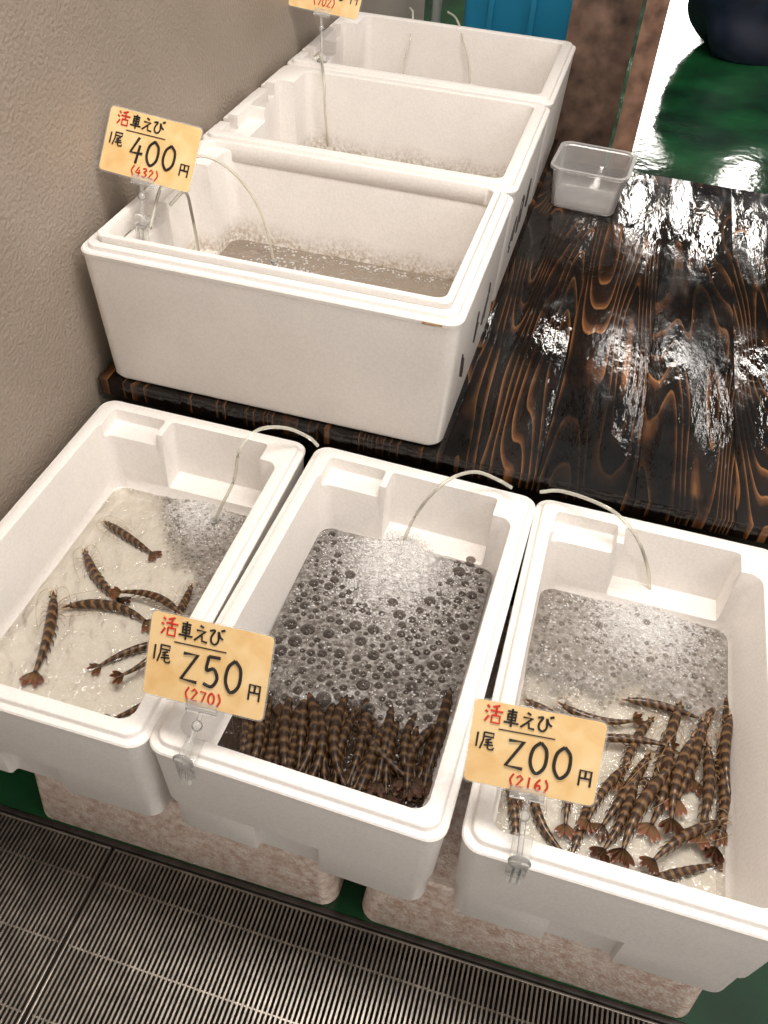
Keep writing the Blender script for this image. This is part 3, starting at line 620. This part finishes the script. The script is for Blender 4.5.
def sign(corners,P,tilt,price,taxed,label,clip_to,tv=.05):
    n=Vector((0,-math.cos(tilt),math.sin(tilt))); TL,TR,BR,BL=[atp(u,v,P,n) for u,v in corners]
    X=((TR-TL)+(BR-BL))/2; Y=((TL-BL)+(TR-BR))/2; w=X.length; h=Y.length; X.normalize(); Y=(Y-X*Y.dot(X)).normalized(); Z=X.cross(Y)
    c=(TL+TR+BL+BR)/4; root=empty('price_sign',c); mw=Matrix((X,Y,Z)).transposed().to_4x4(); mw.translation=c; root.matrix_world=mw
    bm=bmesh.new(); loft(bm,[ring(-w/2,w/2,-h/2,h/2,.006,-.0004,4),ring(-w/2,w/2,-h/2,h/2,.006,.0004,4)]); cardo=link('card',bm,M['card'],root)
    bm=bmesh.new(); loft(bm,[ring(-w/2-.002,w/2+.002,-h/2-.002,h/2+.002,.008,-.0008,4),ring(-w/2-.002,w/2+.002,-h/2-.002,h/2+.002,.008,-.0005,4)]); link('laminate_film',bm,M['clear'],root)
    bk=bmesh.new(); rd=bmesh.new(); rd2=bmesh.new(); q=w/.14
    strokes(rd,'live',.09,.755,.135,.215,w,h,.0012*q)
    for ch,u in (('car',.235),('e',.36),('bi',.485)): strokes(bk,ch,u,.755,.12,.20,w,h,.0012*q)
    tube(bk,[Vector(((.21-.5)*w,(.69-.5)*h,.0009)),Vector(((.64-.5)*w,(.70-.5)*h,.0009))],.0007*q,6,raw=True)
    strokes(bk,'1',.035,.44,.05,.17,w,h,.0011*q); strokes(bk,'tail',.085,.42,.11,.22,w,h,.0010*q)
    u=.29
    for ch in price: strokes(bk,ch,u,.25,.145,.38,w,h,.0019*q); u+=.18
    strokes(bk,'yen',.845,.22,.12,.20,w,h,.0012*q)
    u=.33
    for ch in '('+taxed+')': strokes(rd2,'s2' if ch=='2' else ch,u,tv,.058,.14,w,h,.0011*q); u+=.070
    link('black_lettering',bk,M['black'],cardo); link('red_lettering',rd,M['red'],cardo); link('red_lettering',rd2,M['red'],cardo)
    bm=bmesh.new(); box(bm,-.020,.020,-h/2-.006,-h/2+.007,.0012,.0030,.0008); box(bm,-.020,.020,-h/2-.006,-h/2+.007,-.0038,-.0015,.0008); box(bm,-.02,.02,-h/2-.009,-h/2-.0055,-.0038,.0030,.0008)
    link('card_gripper',bm,M['clear'],root)
    inv=mw.inverted(); q=inv@clip_to; gb=Vector((0,-h/2-.009,0))
    bm=bmesh.new(); sphere(bm,gb+(q-gb)*.25,.007,seg=12); tube(bm,[gb,gb+(q-gb)*.5,q],.0035,8,raw=True); link('ball_joint',bm,M['clear'],root)
    bm=bmesh.new(); box(bm,-.012,.012,-.004,.034,.001,.004,.001); box(bm,-.012,.012,-.0045,-.0015,-.032,.001,.001); box(bm,-.009,.009,-.012,-.0045,-.034,-.030,.001)
    tube(bm,[(-.004,-.006,.0),(-.004,-.012,-.034)],.0016,6,raw=True); tube(bm,[(.004,-.006,.0),(.004,-.012,-.034)],.0016,6,raw=True); sphere(bm,(0,-.004,.010),.014,(1,.35,1),seg=20)
    cl=link('rim_clamp',bm,M['clear'],root); cl.matrix_parent_inverse=Matrix.Identity(4)
    cl.matrix_local=inv@Matrix.Translation(clip_to)
    tag(root,label,'price sign','handwritten price signs')
RZ=.42
sign([(158,612),(275,637),(262,722),(138,690)],Vector((.05,.005,.438)),.62,'250','270','yellow handwritten price sign reading 250 yen, clipped to the middle box',Vector((.053,-.001,RZ+.0005)))
sign([(478,699),(603,722),(598,808),(461,778)],Vector((.5,.005,.438)),.62,'200','216','yellow handwritten price sign reading 200 yen, clipped to the right box',Vector((.477,-.001,RZ+.0005)))
c4=at(142,226,zt+.001); sign([(115,106),(201,129),(190,193),(96,168)],c4+Vector((0,.0,.03)),.62,'400','432','yellow handwritten price sign reading 400 yen, clipped to nearest table box',c4)
c5=at(322,62,zt+.001); sign([(302,-56),(370,-42),(358,20),(288,5)],c5+Vector((0,0,.03)),.62,'650','702','yellow price sign cut by the top edge of the photo, only 702 showing',c5,.10)

# ---------------------------------------------------------------- clear container
cc=at(582,213,T); cx,cy=cc.x,cc.y+.078; w2,d2,h2=.094,.090,.105
bm=bmesh.new()
lps=[ring(-w2*.82,w2*.82,-d2*.82,d2*.82,.02,.001),ring(-w2*.86,w2*.86,-d2*.86,d2*.86,.022,.006),ring(-w2*.97,w2*.97,-d2*.97,d2*.97,.028,h2-.008),ring(-w2*1.04,w2*1.04,-d2*1.04,d2*1.04,.030,h2-.007),ring(-w2*1.05,w2*1.05,-d2*1.05,d2*1.05,.03,h2),ring(-w2*.96,w2*.96,-d2*.96,d2*.96,.027,h2),ring(-w2*.85,w2*.85,-d2*.85,d2*.85,.021,.007),ring(-w2*.8,w2*.8,-d2*.8,d2*.8,.02,.003)]
loft(bm,lps); o=link('plastic_container',bm,clear('container_plastic',tint=(.97,.96,.95),white=.20,edge=.5,ior=1.3,rough=.3,ecol=(.90,.88,.86))); o.location=(cx,cy,T+.0005); o.rotation_euler=(0,0,-.06)
tag(o,'small frosted clear plastic tub standing at the back edge of the dark table','container')

# ---------------------------------------------------------------- background
x0=aty(562,60,2.2).x; x1=aty(629,60,2.2).x; cxm=(x0+x1)/2
t=empty('steel_column',(cxm,2.27,0)); hw=(x1-x0)/2
bm=bmesh.new(); box(bm,-hw,hw,-.075,-.065,.0,2.7,.001); link('front_flange',bm,M['rust'],t)
bm=bmesh.new(); box(bm,-hw,hw,.065,.075,.0,2.7,.001); link('rear_flange',bm,M['rust'],t)
bm=bmesh.new(); box(bm,-.005,.005,-.0648,.0648,.0,2.7); link('web',bm,M['rust'],t)
tag(t,'thick rusty brown steel column behind the farthest foam box','column')
x2=aty(633,60,2.14).x; x3=aty(655,60,2.14).x
bm=bmesh.new(); box(bm,x2,x3,2.10,2.105,0,2.7,.0008); box(bm,x2,x2+.005,2.1052,2.16,0,2.7,.0008); o=link('angle_iron_post',bm,M['rust2'])
for v in o.data.vertices: v.co-=Vector((x2,2.1,0))
o.location=(x2,2.1,0); tag(o,'narrow reddish rusty angle iron post right of the thick column','post')
t=empty('blue_tank',(.0,2.95,0)); bx0=aty(458,10,2.72).x; bx1=bx0+.50
bm=bmesh.new(); R=.03
loft(bm,[ring(bx0+.03,bx1-.03,-.20,.20,R,.0),ring(bx0+.008,bx1-.008,-.222,.222,R,.80),ring(bx0+.016,bx1-.016,-.214,.214,R,.80),ring(bx0+.04,bx1-.04,-.19,.19,R,.03)]); link('body',bm,M['blue'],t)
bm=bmesh.new(); loft(bm,[ring(bx0,bx1,-.23,.23,R,.801),ring(bx0,bx1,-.23,.23,R,.83),ring(bx0+.02,bx1-.02,-.21,.21,R,.83),ring(bx0+.02,bx1-.02,-.21,.21,R,.801)],closed=True); link('rim',bm,M['blue'],t)
for k in range(3):
    bm=bmesh.new(); xx=bx0+.1+k*.14; box(bm,xx,xx+.02,-.232,-.222,.3,.8,.003); link('rib',bm,M['blue'],t)
tag(t,'blue plastic tank standing behind the row of foam boxes','tank')
pp=aty(437,6,3.0); bm=bmesh.new(); tube(bm,[(0,0,0),(0,0,2.5)],.018,12,raw=True); o=link('grey_pipe',bm,M['grey']); o.location=(pp.x,3.0,0); tag(o,'thin grey upright pipe between the wall end and blue tank','pipe')
f=at(722,60,0); bm=bmesh.new(); bmesh.ops.create_icosphere(bm,subdivisions=5,radius=1)
rn=random.Random(4); ks=[(rn.uniform(2,7),rn.uniform(2,7),rn.uniform(2,7),rn.uniform(0,6)) for _ in range(6)]
for v in bm.verts:
    p=v.co.copy()
    for a in range(3): p[a]=math.copysign(abs(p[a])**.75,p[a])
    d=1+sum(.04*math.sin(a*p.x+b*p.y+c*p.z+e) for a,b,c,e in ks); v.co=Vector((p.x*(.46+.10*p.z)*d,p.y*.25*d+.10*p.x,max(0.0,(p.z*.32*d+.24))))
o=link('plastic_sack',bm,M['navy']); o.location=(f.x+.27,f.y+.24,.0); tag(o,'dark navy plastic sack lying on the green floor in the far corner','sack')

# ---------------------------------------------------------------- lights
w=bpy.data.worlds.new('world'); S.world=w; w.use_nodes=True; nt=w.node_tree; bg=nt.nodes['Background']
tc=nt.nodes.new('ShaderNodeTexCoord'); dt=nt.nodes.new('ShaderNodeVectorMath'); dt.operation='DOT_PRODUCT'; dt.inputs[1].default_value=(0,-.6,.8)
nt.links.new(tc.outputs['Generated'],dt.inputs[0]); rp_=ramp(nt,dt.outputs['Value'],[(.02,(.09,.08,.07)),(.5,(.72,.68,.635))]); nt.links.new(rp_.outputs[0],bg.inputs[0]); bg.inputs[1].default_value=1.0
def area(loc,rot,sx,sy,e,col=(1,.95,.89)):
    l=bpy.data.lights.new('lamp','AREA'); l.shape='RECTANGLE'; l.size=sx; l.size_y=sy; l.energy=e; l.color=col
    o=bpy.data.objects.new('lamp',l); C.objects.link(o); o.location=loc; o.rotation_euler=rot; return o
area((.45,.45,2.75),(0,0,0),1.4,.5,43)
area((.85,3.9,2.7),(math.radians(-25),0,0),.9,.09,13)
area((.15,3.6,2.6),(math.radians(-20),0,0),.09,1.1,7)
area((1.5,3.3,2.6),(math.radians(-20),0,0),.09,1.1,8)
area((.80,11,1.9),(math.radians(-90),0,0),.5,1.9,42)
area((1.98,11,2.6),(math.radians(-90),0,0),.30,1.8,36)
area((2.2,-.6,2.5),(math.radians(15),math.radians(35),0),1.0,.6,16)
